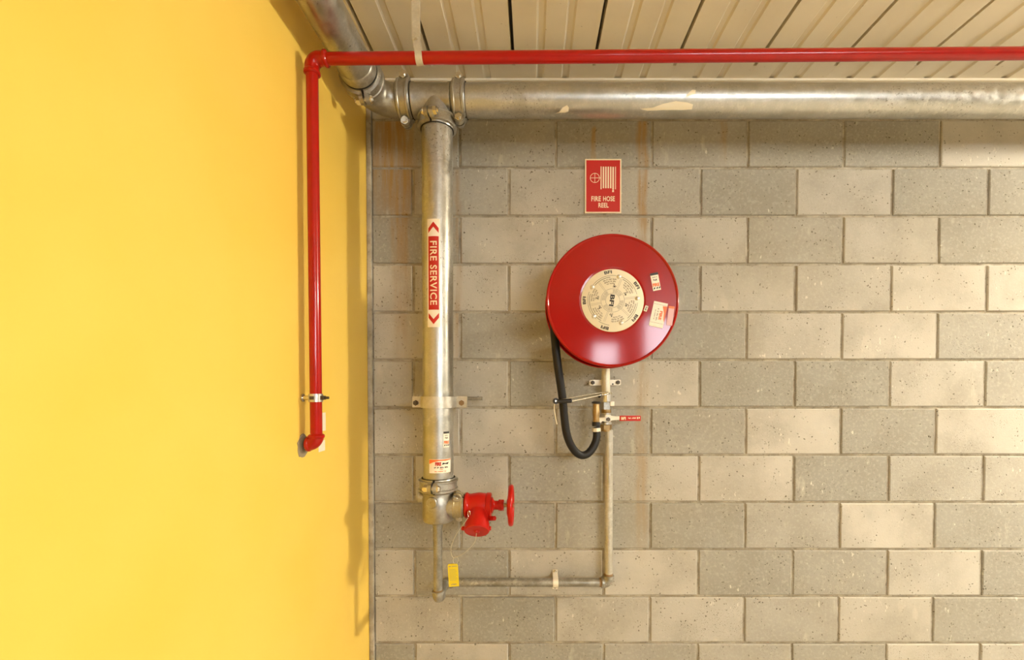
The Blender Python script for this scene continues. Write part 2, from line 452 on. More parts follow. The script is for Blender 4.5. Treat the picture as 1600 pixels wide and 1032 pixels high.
# rear wall with high-level openings to the daylight
rear = MB()
def opening_wall(mb, holes):
    xs = sorted({WX-.15, RX+.15, *[h[0] for h in holes], *[h[1] for h in holes]})
    zs = sorted({0, CZ+.06, *[h[2] for h in holes], *[h[3] for h in holes]})
    for i in range(len(xs)-1):
        for j in range(len(zs)-1):
            cx, cz = (xs[i]+xs[i+1])/2, (zs[j]+zs[j+1])/2
            if any(h[0] < cx < h[1] and h[2] < cz < h[3] for h in holes): continue
            mb.box((xs[i], BY-.15, zs[j]), (xs[i+1], BY, zs[j+1]))
opening_wall(rear, [(1.0, 1.42, 1.86, 2.24), (1.86, 4.0, 2.0, 2.66)])
struct(rear.build('wall_rear', 'concrete', ang=0))
# ceiling: slab above a ribbed metal deck, each panel a part
ceil = struct(MB().box((WX-.15, BY-.15, CZ+.06), (RX+.15, .15, CZ+.16)).build('ceiling', 'concrete', ang=0))
slots = [WX+.001, -.612, -.397] + [-.397 + .319*k for k in range(1, 21)]
SLW = .0065
for a, b in zip(slots, slots[1:]):
    a += SLW; b = min(b - SLW, RX)
    if b - a < .02: continue
    w_ = b - a; pr = [(a, .055), (a, 0)]
    if w_ > .25:
        for fx in (.33, .665):
            c = a + w_*fx; pr += [(c-.017, 0), (c-.010, .007), (c+.008, .007), (c+.015, 0)]
    else:
        c = a + w_*.5; pr += [(c-.017, 0), (c-.010, .007), (c+.008, .007), (c+.015, 0)]
    pr += [(b, 0), (b, .055)]
    mb = MB(); vs = [(x, -.002, CZ+z) for x, z in pr] + [(x, BY, CZ+z) for x, z in pr]; n = len(pr)
    mb.add(vs, [(i, i+1, n+i+1, n+i) for i in range(n-1)])
    mb.build('deck_panel', 'deck', ceil, ang=0)
for s_ in slots[1:]:
    if s_ > 3.6: break
    mb = MB(); mb.box((s_-SLW, -.080, CZ+.0005), (s_+SLW, -.002, CZ+.02))
    mb.build('slot_closure', 'deck', ceil, ang=0)
struct(MB().box((WX+.001, -.012, CZ-.010), (RX, -.0005, CZ-.0005)).build('trim_1', 'deck', ang=0))
struct(MB().box((WX+.0005, -.012, .001), (WX+.020, .002, CZ-.011)).build('trim_2', 'mortar', bevel=.004))

# ------------------------------------------------------------------ overhead main, tee, riser
DM = .185                                    # pipe axes stand this far off the wall
RP = .0572
T = P(683, 158, DM); ZM = T.z; XR = T.x; YM = -DM
cxL = P(634, 158, DM).x; cxR = P(718.5, 158, DM).x
ELX = -.590                                  # axis of the branch towards the viewer
mp = thing('main_pipe', (2.0, YM, ZM-RP), 'large horizontal galvanised pipe under the ceiling with cream paint splashes', 'pipe')
MB().tube((cxR, YM, ZM), (RX-.001, YM, ZM), RP, RP-.005, 56).build('pipe_length', 'galv', mp)
def on_main(px, py):
    """angle round the main pipe seen at that pixel"""
    best = None
    for k in range(-80, 81):
        a = math.radians(k); y = YM - RP*math.cos(a); z = ZM - RP*math.sin(a); p = P(px, py, -y)
        e = abs(p.z - z)
        if best is None or e < best[0]: best = (e, a, p.x)
    return best[1], best[2]
def splash(pts, name='paint_splash'):
    f = Flat(); q = []
    for px, py in pts:
        a, x = on_main(px, py); q.append((a*RP, x))
    f.poly(q); f.wrap((0, YM, ZM), (1, 0, 0), (0, -1, 0), RP, name, 'splash', mp, .0006)
splash([(866,178),(874,175),(879,168),(886,164),(889,168),(888,174),(883,176),(876,176)])
splash([(1070,152),(1076,145),(1082,140),(1087,141),(1086,147),(1080,149)])
splash([(1000,170),(1020,168),(1036,162),(1056,158),(1074,160),(1083,163),(1081,171),(1066,172),(1036,172),(1012,173)])

def coupling(c, axis, lug, r, wid, label, m='cast', bm_='bolt', flip=1):
    """grooved coupling: two half housings, their lugs, and two bolts with nuts"""
    ax = Vector(axis).normalized(); lg = Vector(lug).normalized(); ty = ax.cross(lg) * flip; c = Vector(c)
    R3 = Matrix((lg, ty, ax)).transposed()
    t = thing('pipe_coupling', c - Vector((0, 0, r*1.3)), label, 'coupling', 'grooved pipe couplings')
    ro = r*1.24; h = wid/2
    prof = [(r*1.01, -h), (r*1.10, -h), (r*1.12, -h*.86), (ro*1.02, -h*.76), (ro*1.02, -h*.52), (ro*.975, -h*.42), (ro*.975, h*.42), (ro*1.02, h*.52), (ro*1.02, h*.76), (r*1.12, h*.86), (r*1.10, h), (r*1.01, h)]
    for sgn in (1, -1):
        mb = MB(); vs = []; fs = []; n = 22; m_ = len(prof)
        for k in range(n+1):
            a = math.radians(4 + 172*k/n) * sgn
            for rr, z in prof: vs.append(c + R3 @ Vector((rr*math.cos(a), rr*math.sin(a), z)))
        for k in range(n):
            for j in range(m_): fs.append((k*m_+j, k*m_+(j+1)%m_, (k+1)*m_+(j+1)%m_, (k+1)*m_+j))
        fs += [tuple(range(m_)), tuple(range(n*m_, (n+1)*m_))]
        mb.add(vs, fs)
        for q in (1, -1):                     # lug: rounded ear with a flat bolt face
            ear = [(q*r*1.05, 0), (q*r*1.05, h*.62)]
            y0, y1 = sgn*r*.055, sgn*r*.30
            e0 = r*1.10; e1 = r*1.56
            outl = [(e0, -h*.78), (e1-h*.5, -h*.78)] + [(e1-h*.55 + h*.78*math.cos(x_), h*.78*math.sin(x_)) for x_ in [(-PI/2+PI*i/8) for i in range(1, 8)]] + [(e1-h*.5, h*.78), (e0, h*.78)]
            v2 = []
            for yy, sc in ((y0, 1.), (y1, .94)):
                for (xx, zz) in outl: v2.append(c + R3 @ Vector((q*(e0+(xx-e0)*sc), yy, zz*sc)))
            no = len(outl)
            mb.add(v2, [tuple(range(no)), tuple(range(no, 2*no))] + [(i, (i+1)%no, no+(i+1)%no, no+i) for i in range(no)])
        mb.build('housing_half', m, t, 28)
    for q in (1, -1):
        bx = q*r*1.38; br = h*.33
        mb = MB()
        p = lambda y: c + R3 @ Vector((bx, y, 0))
        mb.cyl(p(-r*.62), p(r*.42), br, 16)
        mb.lathe([(0, 0), (br*1.7, 0), (br*1.7, br*.5), (br*1.1, br*1.3), (0, br*1.5)], p(r*.30), R3 @ Vector((0, 1, 0)), 18)
        bo = mb.build('bolt', bm_, t)
        nb = MB(); nb.hexa(p(-r*.30), p(-r*.30-br*1.5), br*1.85); nb.build('nut', bm_, bo, 20)
    g_ = MB(); g_.lathe([(r*1.002, -h*1.06), (r*1.075, -h*1.06), (r*1.075, h*1.06), (r*1.002, h*1.06)], c, ax, 40, True); g_.build('gasket', 'gasket', t)
    return t
# tee body
te = thing('pipe_tee', (XR, YM, ZM-.12), 'galvanised grooved tee joining the main to the riser', 'pipe fitting')
mb = MB(); HL = (cxR-cxL)/2; XC = (cxR+cxL)/2
pr = [(RP-.004, -HL+.002), (RP, -HL+.002), (RP, -HL+.026), (RP+.0035, -HL+.030), (RP+.0035, -HL+.036), (RP+.001, -HL+.042), (RP+.001, HL-.042), (RP+.0035, HL-.036), (RP+.0035, HL-.030), (RP, HL-.026), (RP, HL-.002), (RP-.004, HL-.002)]
mb.lathe(pr, (XC, YM, ZM), (1, 0, 0), 56, True); mb.build('body', 'cast', te)
zc1 = P(683, 194, DM).z                      # coupling below the tee
mb = MB()
mb.lathe([(RP-.001, .01), (RP-.001, .05), (RP, .062), (RP, ZM-zc1-.001), (RP-.005, ZM-zc1-.001), (RP-.005, .01)], (XR, YM, ZM), (0, 0, -1), 56, True)
mb.build('outlet', 'cast', te)
coupling((cxL, YM, ZM), (1, 0, 0), (0, -.12, 1), RP, .050, 'grooved coupling between the tee and the corner elbow', 'cast', flip=-1)
coupling((cxR, YM, ZM), (1, 0, 0), (0, .06, 1), RP, .050, 'grooved coupling between the tee and the long horizontal main', 'cast', flip=-1)
coupling((XR, YM, zc1), (0, 0, 1), (-.16, -1, 0), RP, .050, 'grooved coupling under the tee at the head of the riser', 'cast', flip=-1)
# elbow turning towards the viewer
el = thing('pipe_elbow', (ELX, YM, ZM-RP), 'galvanised elbow turning the main along the yellow wall', 'pipe fitting')
eb = .088; dcoup = DM + eb + .040
pts = [Vector((cxL-.002, YM, ZM))] + [Vector((ELX+eb-eb*math.sin(a), YM-eb+eb*math.cos(a), ZM)) for a in [PI/2*k/12 for k in range(13)]] + [Vector((ELX, -dcoup+.001, ZM))]
MB().sweep(pts, RP, 48).build('body', 'cast', el)
coupling((ELX, -dcoup, ZM), (0, 1, 0), (.14, 0, -1), RP, .050, 'grooved coupling in the corner beside the yellow wall, overhead', 'cast', flip=-1)
bp = thing('branch_pipe', (ELX, -2.0, ZM-RP), 'galvanised pipe overhead running towards the viewer along the yellow wall', 'pipe')
MB().tube((ELX, -dcoup-.001, ZM), (ELX, BY+.001, ZM), RP, RP-.005, 56).build('pipe_length', 'galv', bp)
MB().lathe([(RP+.0005, 0), (RP+.004, .004), (RP+.004, .034), (RP+.0005, .040)], (ELX, -dcoup-.028, ZM), (0, -1, 0), 56).build('pipe_collar', 'cast', bp)

# riser
zc2 = P(685, 757, DM).z
XB = P(685, 757, DM).x
ri = thing('riser_pipe', (XB, YM, zc2), 'tall vertical galvanised riser pipe in front of the block wall', 'pipe')
mb = MB(); a = Vector((XR, YM, zc1)); b = Vector((XB, YM, zc2)); RAX = (a-b).normalized()
mb.tube(b, a, RP, RP-.005, 64); mb.build('pipe_length', 'galv', ri)
def riser_at(py):
    z = P(684, py, DM).z; t = (z-b.z)/(a.z-b.z); return b + (a-b)*t
def riser_front(px, py):
    c = riser_at(py); best = None
    for k in range(-70, 71):
        q = math.radians(k); p = c + Vector((math.sin(q), -math.cos(q), 0))*(RP+.001)
        e = abs(proj(p)[0]-px)
        if best is None or e < best[0]: best = (e, q)
    q = best[1]; return c, Vector((math.sin(q), -math.cos(q), 0))
def riser_width(px0, px1, py):
    f0 = riser_front(px0, py)[1]; f1 = riser_front(px1, py)[1]
    return f0.angle(f1) * RP
SCL = (1.85-DM-RP)/F                          # metres per pixel on the riser's front

# FIRE SERVICE sticker
c, fr = riser_front(677, 433); W = riser_width(667, 687, 433); H = 168*SCL
fs_ = thing('pipe_marker_sticker', c + fr*RP + Vector((0,0,-H/2)), 'red and white FIRE SERVICE sticker with two arrows on the riser', 'sticker')
Flat().rect(-W/2, -H/2, W/2, H/2).wrap(c, RAX, fr, RP, 'backing', 'white_label', fs_, .0006)
u = SCL
f = Flat(); x = W*.40; hb = 57*u
f.rect(-x, -hb, x, hb)
for s_ in (1, -1):
    y = s_*66*u; yt = s_*79*u
    f.poly([(-x, s_*62*u), (-x, s_*69.5*u), (0, s_*79.5*u), (0, s_*71.5*u)] if s_ > 0 else [(-x, s_*62*u), (0, s_*71.5*u), (0, s_*79.5*u), (-x, s_*69.5*u)])
    f.poly([(x, s_*62*u), (0, s_*71.5*u), (0, s_*79.5*u), (x, s_*69.5*u)] if s_ > 0 else [(x, s_*62*u), (x, s_*69.5*u), (0, s_*79.5*u), (0, s_*71.5*u)])
f.wrap(c, RAX, fr, RP, 'red_print', 'red_print', fs_, .0010)
f = Flat(); f.text('FIRE SERVICE', (-.0, 0), 99*u, W*.52, rot=-PI/2, bold=.018, space=1.12)
f.wrap(c, RAX, fr, RP, 'lettering', 'cream_print', fs_, .0014, .0025)

# inspection stickers on the riser
def sticker_tall(parent, put, w_, h_):
    put(Flat().rect(-w_/2, -h_/2, w_/2, h_/2), 'paper', 'white_label', .0006)
    put(Flat().rect(-w_/2, h_*.37, w_/2, h_/2), 'dark_band', 'black_print', .0010)
    f = Flat()
    f.text('~6 2', (0, h_*.25), w_*.6, h_*.05, bold=.02); f.text('~3', (0, h_*.10), w_*.5, h_*.10, bold=.05)
    put(f, 'lettering', 'black_print', .0010)
    f = Flat(); f.text('FIRE', (0, -h_*.18), w_*.86, h_*.19, bold=.06); put(f, 'red_lettering', 'orange', .0010)
    f = Flat()
    for q in (-.30, .05, .34): f.poly([(w_*(q-.12), -h_*.42), (w_*(q+.10), -h_*.40), (w_*(q+.14), -h_*.30), (w_*(q-.04), -h_*.33)])
    put(f, 'black_marks', 'black_print', .0011)
c, fr = riser_front(697.5, 685); W = riser_width(693.2, 702.2, 685); H = 25*SCL
t = thing('inspection_sticker', c + fr*RP + Vector((0,0,-H/2)), 'small tall inspection sticker on the riser above the orange one', 'sticker')
sticker_tall(t, lambda f, n, m, l: f.wrap(c, RAX, fr, RP, n, m, t, l), W, H)
c, fr = riser_front(688.5, 725); W = riser_width(672, 705, 725); H = 22*SCL
t2 = thing('service_sticker', c + fr*RP + Vector((0,0,-H/2)), 'white and orange service sticker near the foot of the riser', 'sticker')
def put2(f, n, m, l): f.wrap(c, RAX, fr, RP, n, m, t2, l)
put2(Flat().rect(-W/2, -H/2, W/2, H/2), 'paper', 'white_label', .0006)
f = Flat(); f.poly([(-W*.49, H*.47), (-W*.49, H*.16), (-W*.30, H*.30), (-W*.05, H*.38), (W*.2, H*.36), (W*.49, H*.40), (W*.49, H*.47)]); put2(f, 'orange_swoosh', 'orange', .0010)
f = Flat(); f.text('FIRE', (-W*.10, H*.16), W*.26, H*.26, bold=.06); put2(f, 'red_lettering', 'red_print', .0013)
f = Flat(); f.text('~2 2 4 4', (W*.04, -H*.10), W*.62, H*.10, bold=.02)
f.poly([(W*.06, H*.08), (W*.18, H*.14), (W*.34, H*.10), (W*.38, H*.26), (W*.22, H*.20), (W*.1, H*.25)]); put2(f, 'black_lettering', 'black_print', .0014)
f = Flat(); f.text('~5', (W*.04, -H*.22), W*.14, H*.07, bold=.0); f.text('~4 8 3', (0, -H*.38), W*.5, H*.07, bold=.0); put2(f, 'fine_print', 'orange', .0010)

# riser clamp
zc = P(686, 628.5, DM).z; rc = riser_at(628.5)
cl = thing('riser_clamp', (rc.x, -.05, zc-.03), 'flat steel clamp strap bolted round the middle of the riser', 'pipe clamp')
hw = P(730, 628, DM-.02).x - rc.x
hl = rc.x - P(645, 628, DM-.02).x
yb = YM + .016; rr = RP + .0042
pts = [(rc.x-hl, yb, zc), (rc.x-rr-.004, yb, zc)] + [(rc.x + rr*math.cos(t_), YM - rr*math.sin(t_), zc) for t_ in [PI - PI*k/18 for k in range(0, 19)]] + [(rc.x+rr+.004, yb, zc), (rc.x+hw, yb, zc)]
MB().ribbon(pts, (0, 0, 1), .042, .006).build('front_strap', 'strap', cl)
pts2 = [(p[0], YM + (YM - p[1]) + .0, p[2]) if abs(p[1]-yb) > 1e-6 else (p[0], yb+.012, p[2]) for p in [tuple(q) for q in pts]]
MB().ribbon(pts2, (0, 0, 1), .040, .005).build('rear_strap', 'strap', cl)
for sx, col in ((-1, 'dark_bolt'), (1, 'thread')):
    bxp = rc.x + (-(hl-.014) if sx < 0 else (hw-.020))
    mb = MB(); mb.hexa((bxp, yb-.003, zc-.004), (bxp, yb-.011, zc-.004), .0105); mb.cyl((bxp, yb-.018, zc-.004), (bxp, yb+.03, zc-.004), .0055, 14)
    mb.build('bolt', col, cl, 20)
mb = MB(); mb.cyl((rc.x+hw-.002, -.045, zc+.010), (rc.x+hw+.045, -.045, zc+.010), .007, 14); mb.cyl((rc.x-hl-.012, -.045, zc+.010), (rc.x+hw, -.045, zc+.010), .007, 14)
mb.cyl((rc.x-hl*.8, -.001, zc+.010), (rc.x-hl*.8, -.15, zc+.010), .008, 12); mb.cyl((rc.x+hw*.8, -.001, zc+.010), (rc.x+hw*.8, -.15, zc+.010), .008, 12)
mb.build('wall_stud', 'galv_small', cl)

# ------------------------------------------------------------------ lower tee, hydrant valve
coupling((XB, YM, zc2), (0, 0, 1), (-.05, -1, 0), RP*1.02, .052, 'grooved coupling at the foot of the riser above the red valve', 'cast')
zt0 = P(685, 815, DM).z; zt1 = zc2; zv = P(716, 790, DM).z
ot = thing('outlet_tee', (XB, YM, zt0), 'grey cast outlet tee between the riser and the red valve', 'pipe fitting')
rb = RP + .003; Hh = zt1 - zt0
MB().lathe([(0, 0), (.030, 0), (rb-.012, .001), (rb-.004, .005), (rb, .013), (rb, Hh-.052), (rb-.003, Hh-.045), (RP, Hh-.030), (RP, Hh-.001), (0, Hh-.001)], (XB, YM, zt0), (0, 0, 1), 56).build('body', 'cast', ot)
nb = Vector((XB - .035*.9, YM, zt0))
fr = Vector((-.22, -1, 0)).normalized(); zc_ = P(680, 780, DM).z
MB().lathe([(.0215, .0), (.0215, rb-.0005+.003), (.019, rb+.0045), (0, rb+.005)], (XB, YM, zc_), fr, 36).build('cast_boss', 'cast', ot)
vcx = P(716.5, 789, DM).x
MB().lathe([(.047, rb-.03), (.047, rb+.002), (.041, rb+.010), (.0385, rb+.016), (.0385, vcx-XB), (.03, vcx-XB)], (XB, YM, zv), (1, 0, 0), 44).build('branch_neck', 'cast', ot)
MB().lathe([(.014, -rb*.9), (.022, -rb*.9), (.022, -rb-.014), (.018, -rb-.018), (0, -rb-.018)], (XB, YM, zc_+.006), (1, 0, 0), 24).build('side_plug', 'cast', ot)
coupling((vcx, YM, zv), (1, 0, 0), (0, -.62, 1), .0385, .044, 'smaller grooved coupling between the cast tee and red valve', 'cast_gold', flip=-1)

hv = thing('hydrant_valve', (P(750, 790, DM).x, YM, P(750, 842, DM).z), 'red hydrant landing valve with handwheel and capped outlet', 'valve')
def vx(px): return P(px, 790, DM).x
x0 = vx(727.5); x1 = vx(768)
L = x1 - x0; rv = .046
MB().lathe([(0, -.016), (.0385, -.016), (.0385, 0), (.0475, .0005), (.0485, .006), (.0445, .011), (.043, .018), (.046, .034), (.048, L*.5), (.0465, L*.68), (.0445, L-.020), (.0475, L-.017), (.0475, L-.003), (.044, L), (0, L)], (x0, YM, zv), (1, 0, 0), 48).build('body', 'red_valve', hv)
# outlet points down and towards the viewer
cap = P(748.5, 831, DM+.072)
oc = Vector((vx(748.5), YM, zv)); od = (cap - oc); od = Vector((0, od.y, od.z)).normalized(); Lo = (cap - oc).dot(od)
MB().lathe([(.040, .01), (.040, Lo*.5), (.0425, Lo*.56), (.0425, Lo-.030), (.040, Lo-.028)], oc, od, 44).build('outlet', 'red_valve', hv)
cp = MB().lathe([(.040, Lo-.03), (.0455, Lo-.028), (.0465, Lo-.004), (.044, Lo), (.012, Lo+.0005), (.009, Lo+.006), (0, Lo+.007)], oc, od, 44).build('outlet_cap', 'red_valve', hv)
sd = od.cross(Vector((1, 0, 0))).normalized()
mb = MB(); e = oc + od*(Lo-.012)
MB().cyl(e + Vector((-.043, 0, 0)), e + Vector((-.056, 0, 0)), .009, 16, .007).build('cap_lug', 'red_valve', cp)
MB().cyl(e + Vector((.043, 0, 0)), e + Vector((.052, 0, 0)), .009, 16, .007).build('cap_lug', 'red_valve', cp)
bs = P(768, 812, DM+.05); MB().cyl(bs + Vector((-.020, .02, -.004)), bs + Vector((.014, -.006, .006)), .0085, 18, bev=.002).build('drain_boss', 'red_valve', hv)
# bonnet, gland, spindle, wheel
mb = MB(); x2 = vx(786); x3 = vx(795)
mb.lathe([(.030, -.004), (.030, .004), (.020, .008), (.017, .012), (.017, x2-x1-.014), (.021, x2-x1-.010), (.021, x2-x1-.003), (.012, x2-x1), (0, x2-x1)], (x1, YM, zv), (1, 0, 0), 24)
mb.build('bonnet', 'red_valve', hv)
MB().hexa((x2-.017, YM, zv), (x2+.003, YM, zv), .0215).build('gland_nut', 'red_valve', hv, 20)
MB().cyl((x2, YM, zv), (vx(801)+.004, YM, zv), .0075, 18).build('spindle', 'brass', hv)
whx = vx(798.5); RW = .0685
wh = MB()
wh.sweep([Vector((whx, YM + RW*math.cos(2*PI*k/56), zv + RW*math.sin(2*PI*k/56))) for k in range(57)], .0095, 14, False)
whl = wh.build('handwheel', 'red_valve', hv)
mb = MB()
for k in range(4):
    a_ = PI/4 + k*PI/2; d_ = Vector((0, math.cos(a_), math.sin(a_)))
    mb.sweep([Vector((whx-.010, YM, zv)) + d_*.010, Vector((whx-.009, YM, zv)) + d_*.035, Vector((whx, YM, zv)) + d_*RW], lambda i: .0062, 10)
mb.cyl((whx-.016, YM, zv), (whx+.004, YM, zv), .014, 20, bev=.002)
mb.build('spokes', 'red_valve', whl)
# small ring on the body where the wire is tied
rg = P(733, 803, DM+.06)
MB().sweep([rg + Vector((.004*math.cos(t_), -.002, .010*math.sin(t_))) for t_ in [2*PI*k/20 for k in range(21)]], .0016, 8, False).build('tie_ring', 'bolt', hv)

# cap wire and yellow tag
capc = oc + od*(Lo+.006)
dw = DM + .075
path = smooth_path([P(734, 806, DM+.060), P(726, 817, dw), P(714, 834, dw), P(706.5, 850, dw), P(704.5, 860, dw), P(706, 869, dw), P(709.5, 872.5, dw), P(713, 871, dw), P(723, 866.5, dw), P(733, 858, dw), P(742, 847, dw), capc], 6)
tag(MB().sweep(path, .0012, 8).build('cap_wire', 'wire'), 'thin looped wire hanging from the red valve outlet cap', 'wire')
tg = thing('yellow_tag', P(708.5, 916, dw), 'yellow plastic service tag hanging on the wire below the red valve', 'tag')
cen = P(708.5, 899, dw); u_ = (1.85-dw)/F
m4 = M4(cen, (1, 0, .06), (-.06, 0, 1), (0, -1, 0))
w2, h2 = 8*u_, 18*u_
mb = MB(); mb.prism([(-w2, -h2), (w2, -h2), (w2, h2*.86), (w2*.8, h2), (-w2*.8, h2), (-w2, h2*.86)], m4, .0025); mb.build('plate', 'tag', tg, 0)
f = Flat(); f.text('~4 7', (0, h2*.78), w2*1.6, h2*.09, bold=.03)
for k in range(10): f.rect(-w2*.72, h2*(.50-.105*k), w2*(.55+.12*((k*7)%3)), h2*(.50-.105*k)+h2*.022)
f.text('~5', (0, -h2*.80), w2*1.1, h2*.13, bold=.04); f.place(m4, 'lettering', 'grey_print', tg, .0030)
f = Flat()
ctr = P(712, 876, dw)
MB().sweep([ctr + Vector((.0095*math.cos(t_), .002*math.sin(t_), .013*math.sin(t_))) for t_ in [2*PI*k/24 for k in range(25)]], .0009, 8, False).build('split_ring', 'wire', tg)

# ------------------------------------------------------------------ small supply pipe
RS = .01685; DS = .046
sp = thing('supply_pipe', (P(800, 940, DS).x, -DS, P(685, 940, DM).z), 'small galvanised pipe running from under the cast tee across to the hose reel valve', 'pipe')
xd = P(684.5, 930, DM).x; ze = P(685, 926, DM).z
zh = ze; 
xv = P(951, 800, DS).x; zh2 = P(820, 910.5, DS).z
zh = zh2
zval = P(950, 672, DS).z
def pipe_len(a_, b_, m_='galv_small'): return MB().cyl(a_, b_, RS, 28).build('pipe_length', m_, sp)
def band(c_, ax_, mname='thread', r_=None, l_=.008):
    c_ = Vector(c_); ax_ = Vector(ax_); rr_ = (r_ or RS+.0012)
    MB().cyl(c_ - ax_*l_/2, c_ + ax_*l_/2, rr_, 28).build('thread_band', mname, sp)
pipe_len((xd, YM, zt0+.002), (xd, YM, zh+.022)); band((xd, YM, zh+.030), (0, 0, 1)); band((xd, YM, zt0-.012), (0,0,1), 'galv_small', RS+.002, .022)
RE = RS + .0055
def elbow(corner, a_dir, b_dir, leg=.026, bend=.020):
    """threaded elbow: collars at both ends and a round bend"""
    c_ = Vector(corner); A = Vector(a_dir); B = Vector(b_dir)
    cc = c_ + A*bend + B*bend
    pts = [c_ + A*leg, c_ + A*(bend+.001)] + [cc - B*bend*math.cos(t_) - A*bend*math.sin(t_) for t_ in [PI/2*k/10 for k in range(11)]] + [c_ + B*(bend+.001), c_ + B*leg]
    mb_ = MB().sweep(pts, RE-.0012, 24)
    mb_.cyl(c_ + A*(leg-.008), c_ + A*(leg+.004), RE+.0012, 24, bev=.0015); mb_.cyl(c_ + B*(leg-.008), c_ + B*(leg+.004), RE+.0012, 24, bev=.0015)
    return mb_.build('elbow', 'galv_small', sp)
elbow((xd, YM, zh), (0, 0, 1), (0, 1, 0)); pipe_len((xd, YM+.02, zh), (xd, -DS-.02, zh))
elbow((xd, -DS, zh), (0, -1, 0), (1, 0, 0)); pipe_len((xd+.02, -DS, zh), (xv-.02, -DS, zh)); band((xv-.034, -DS, zh), (1, 0, 0))
elbow((xv, -DS, zh), (-1, 0, 0), (0, 0, 1)); band((xv, -DS, zh+.034), (0, 0, 1)); pipe_len((xv, -DS, zh+.02), (xv, -DS, zval), 'galv_pale')
# saddle clamp
xs_ = P(868, 907, DS).x
sc_ = thing('saddle_clamp', (xs_, -.012, zh-.035), 'white metal saddle clip holding the small horizontal pipe', 'pipe clamp')
rr = RS+.0025
pts = [(xs_, -.006, zh+.036), (xs_, -.006, zh+rr+.006), (xs_, -.020, zh+rr)] + [(xs_, -DS - rr*math.sin(t_), zh + rr*math.cos(t_)) for t_ in [PI*k/12 for k in range(13)]] + [(xs_, -.020, zh-rr), (xs_, -.006, zh-rr-.006), (xs_, -.006, zh-.046)]
MB().ribbon(pts, (1, 0, 0), .022, .003).build('strap', 'white_metal', sc_)
for s_ in (1, -1): MB().lathe([(0, 0), (.006, 0), (.006, .003), (.003, .006), (0, .006)], (xs_, -.0075, zh + (.029 if s_ > 0 else -.037)), (0, -1, 0), 14).build('screw', 'bolt', sc_)

# ------------------------------------------------------------------ reel feed: bracket, unions, ball valve, interlock
xf = P(947, 620, DS).x
fp = thing('feed_pipe', (xf, -DS, P(948, 640, DS).z), 'short pale pipe rising from the stop valve behind the red reel', 'pipe')
ztop = P(946, 520, DS).z; zun = P(948, 641, DS).z
MB().cyl((xf, -DS, zun), (xf-.004, -DS, ztop), .0175, 28).build('pipe_length', 'cream_pipe', fp)
def fz(py): return P(948, py, DS).z
MB().cyl((xf, -DS, fz(626)), (xf, -DS, fz(614)), .0195, 24).build('collar', 'chrome', fp)
br_ = thing('reel_wall_bracket', (P(945, 604, .02).x, 0, P(945, 604, .02).z), 'white metal bracket with two bolts behind the pipe under the reel', 'bracket')
bz = P(945, 599.5, .02).z; bxl = P(920.5, 599, .02).x; bxr = P(969.5, 599, .02).x
m4 = M4((0, -.026, bz), (1, 0, .012), (-.012, 0, 1), (0, -1, 0))
h_ = .0115
pl = [(bxl+.004, -h_), (bxr-.004, -h_), (bxr, -h_+.004), (bxr, h_-.004), (bxr-.004, h_), (bxl+.004, h_), (bxl, h_-.004), (bxl, -h_+.004)]
MB().prism(pl, m4, .004).build('plate', 'white_metal', br_, 0)
for xx in (bxl+.013, bxr-.013):
    mb = MB(); mb.hexa((xx, -.030, bz + xx*.012), (xx, -.037, bz + xx*.012), .0088); mb.cyl((xx, -.001, bz+xx*.012), (xx, -.044, bz+xx*.012), .004, 12); mb.build('bolt', 'dark_bolt', br_, 20)
xx = bxr-.034; MB().cyl((xx, -.0295, bz-.003), (xx, -.0305, bz-.003), .0035, 12).build('bolt_hole', 'gasket', br_, 20)

bv = thing('stop_valve', (xf, -DS, fz(672)), 'nickel plated ball stop valve with red lever handle below the reel', 'valve')
MB().lathe([(.017, 0), (.0205, .002), (.0205, fz(618)-fz(629)), (.018, fz(615)-fz(629))], (xf, -DS, fz(629)), (0, 0, 1), 8).build('upper_union', 'chrome', bv, 20)
MB().hexa((xf, -DS, fz(640)), (xf, -DS, fz(629)), .025).build('union_nut', 'cast', bv, 20)
MB().box((xf+.012, -DS-.026, fz(634.5)), (xf+.030, -DS-.006, fz(627.5))).build('union_lug', 'white_metal', bv, bevel=.002)
MB().lathe([(.019, 0), (.021, .004), (.021, fz(640)-fz(646))], (xf, -DS, fz(646)), (0, 0, 1), 20).build('thread_ring', 'brass', bv)
MB().lathe([(.017, 0), (.0225, .002), (.0225, .009), (.0195, .013), (.024, .020), (.0255, .027), (.024, .034), (.0195, .040), (.0225, .043), (.0225, .048), (.017, .050)], (xf, -DS, fz(664)), (0, 0, 1), 32).build('body', 'chrome', bv)
MB().hexa((xf, -DS, fz(671)), (xf, -DS, fz(664)), .0235).build('lower_nut', 'brass', bv, 20)
MB().cyl((xf, -DS, fz(674)), (xf, -DS, fz(671)), .0205, 24).build('lower_ring', 'brass', bv)
stz = fz(654.5)
MB().cyl((xf+.001, -DS-.015, stz), (xf+.001, -DS-.046, stz), .010, 20).build('stem', 'chrome', bv)
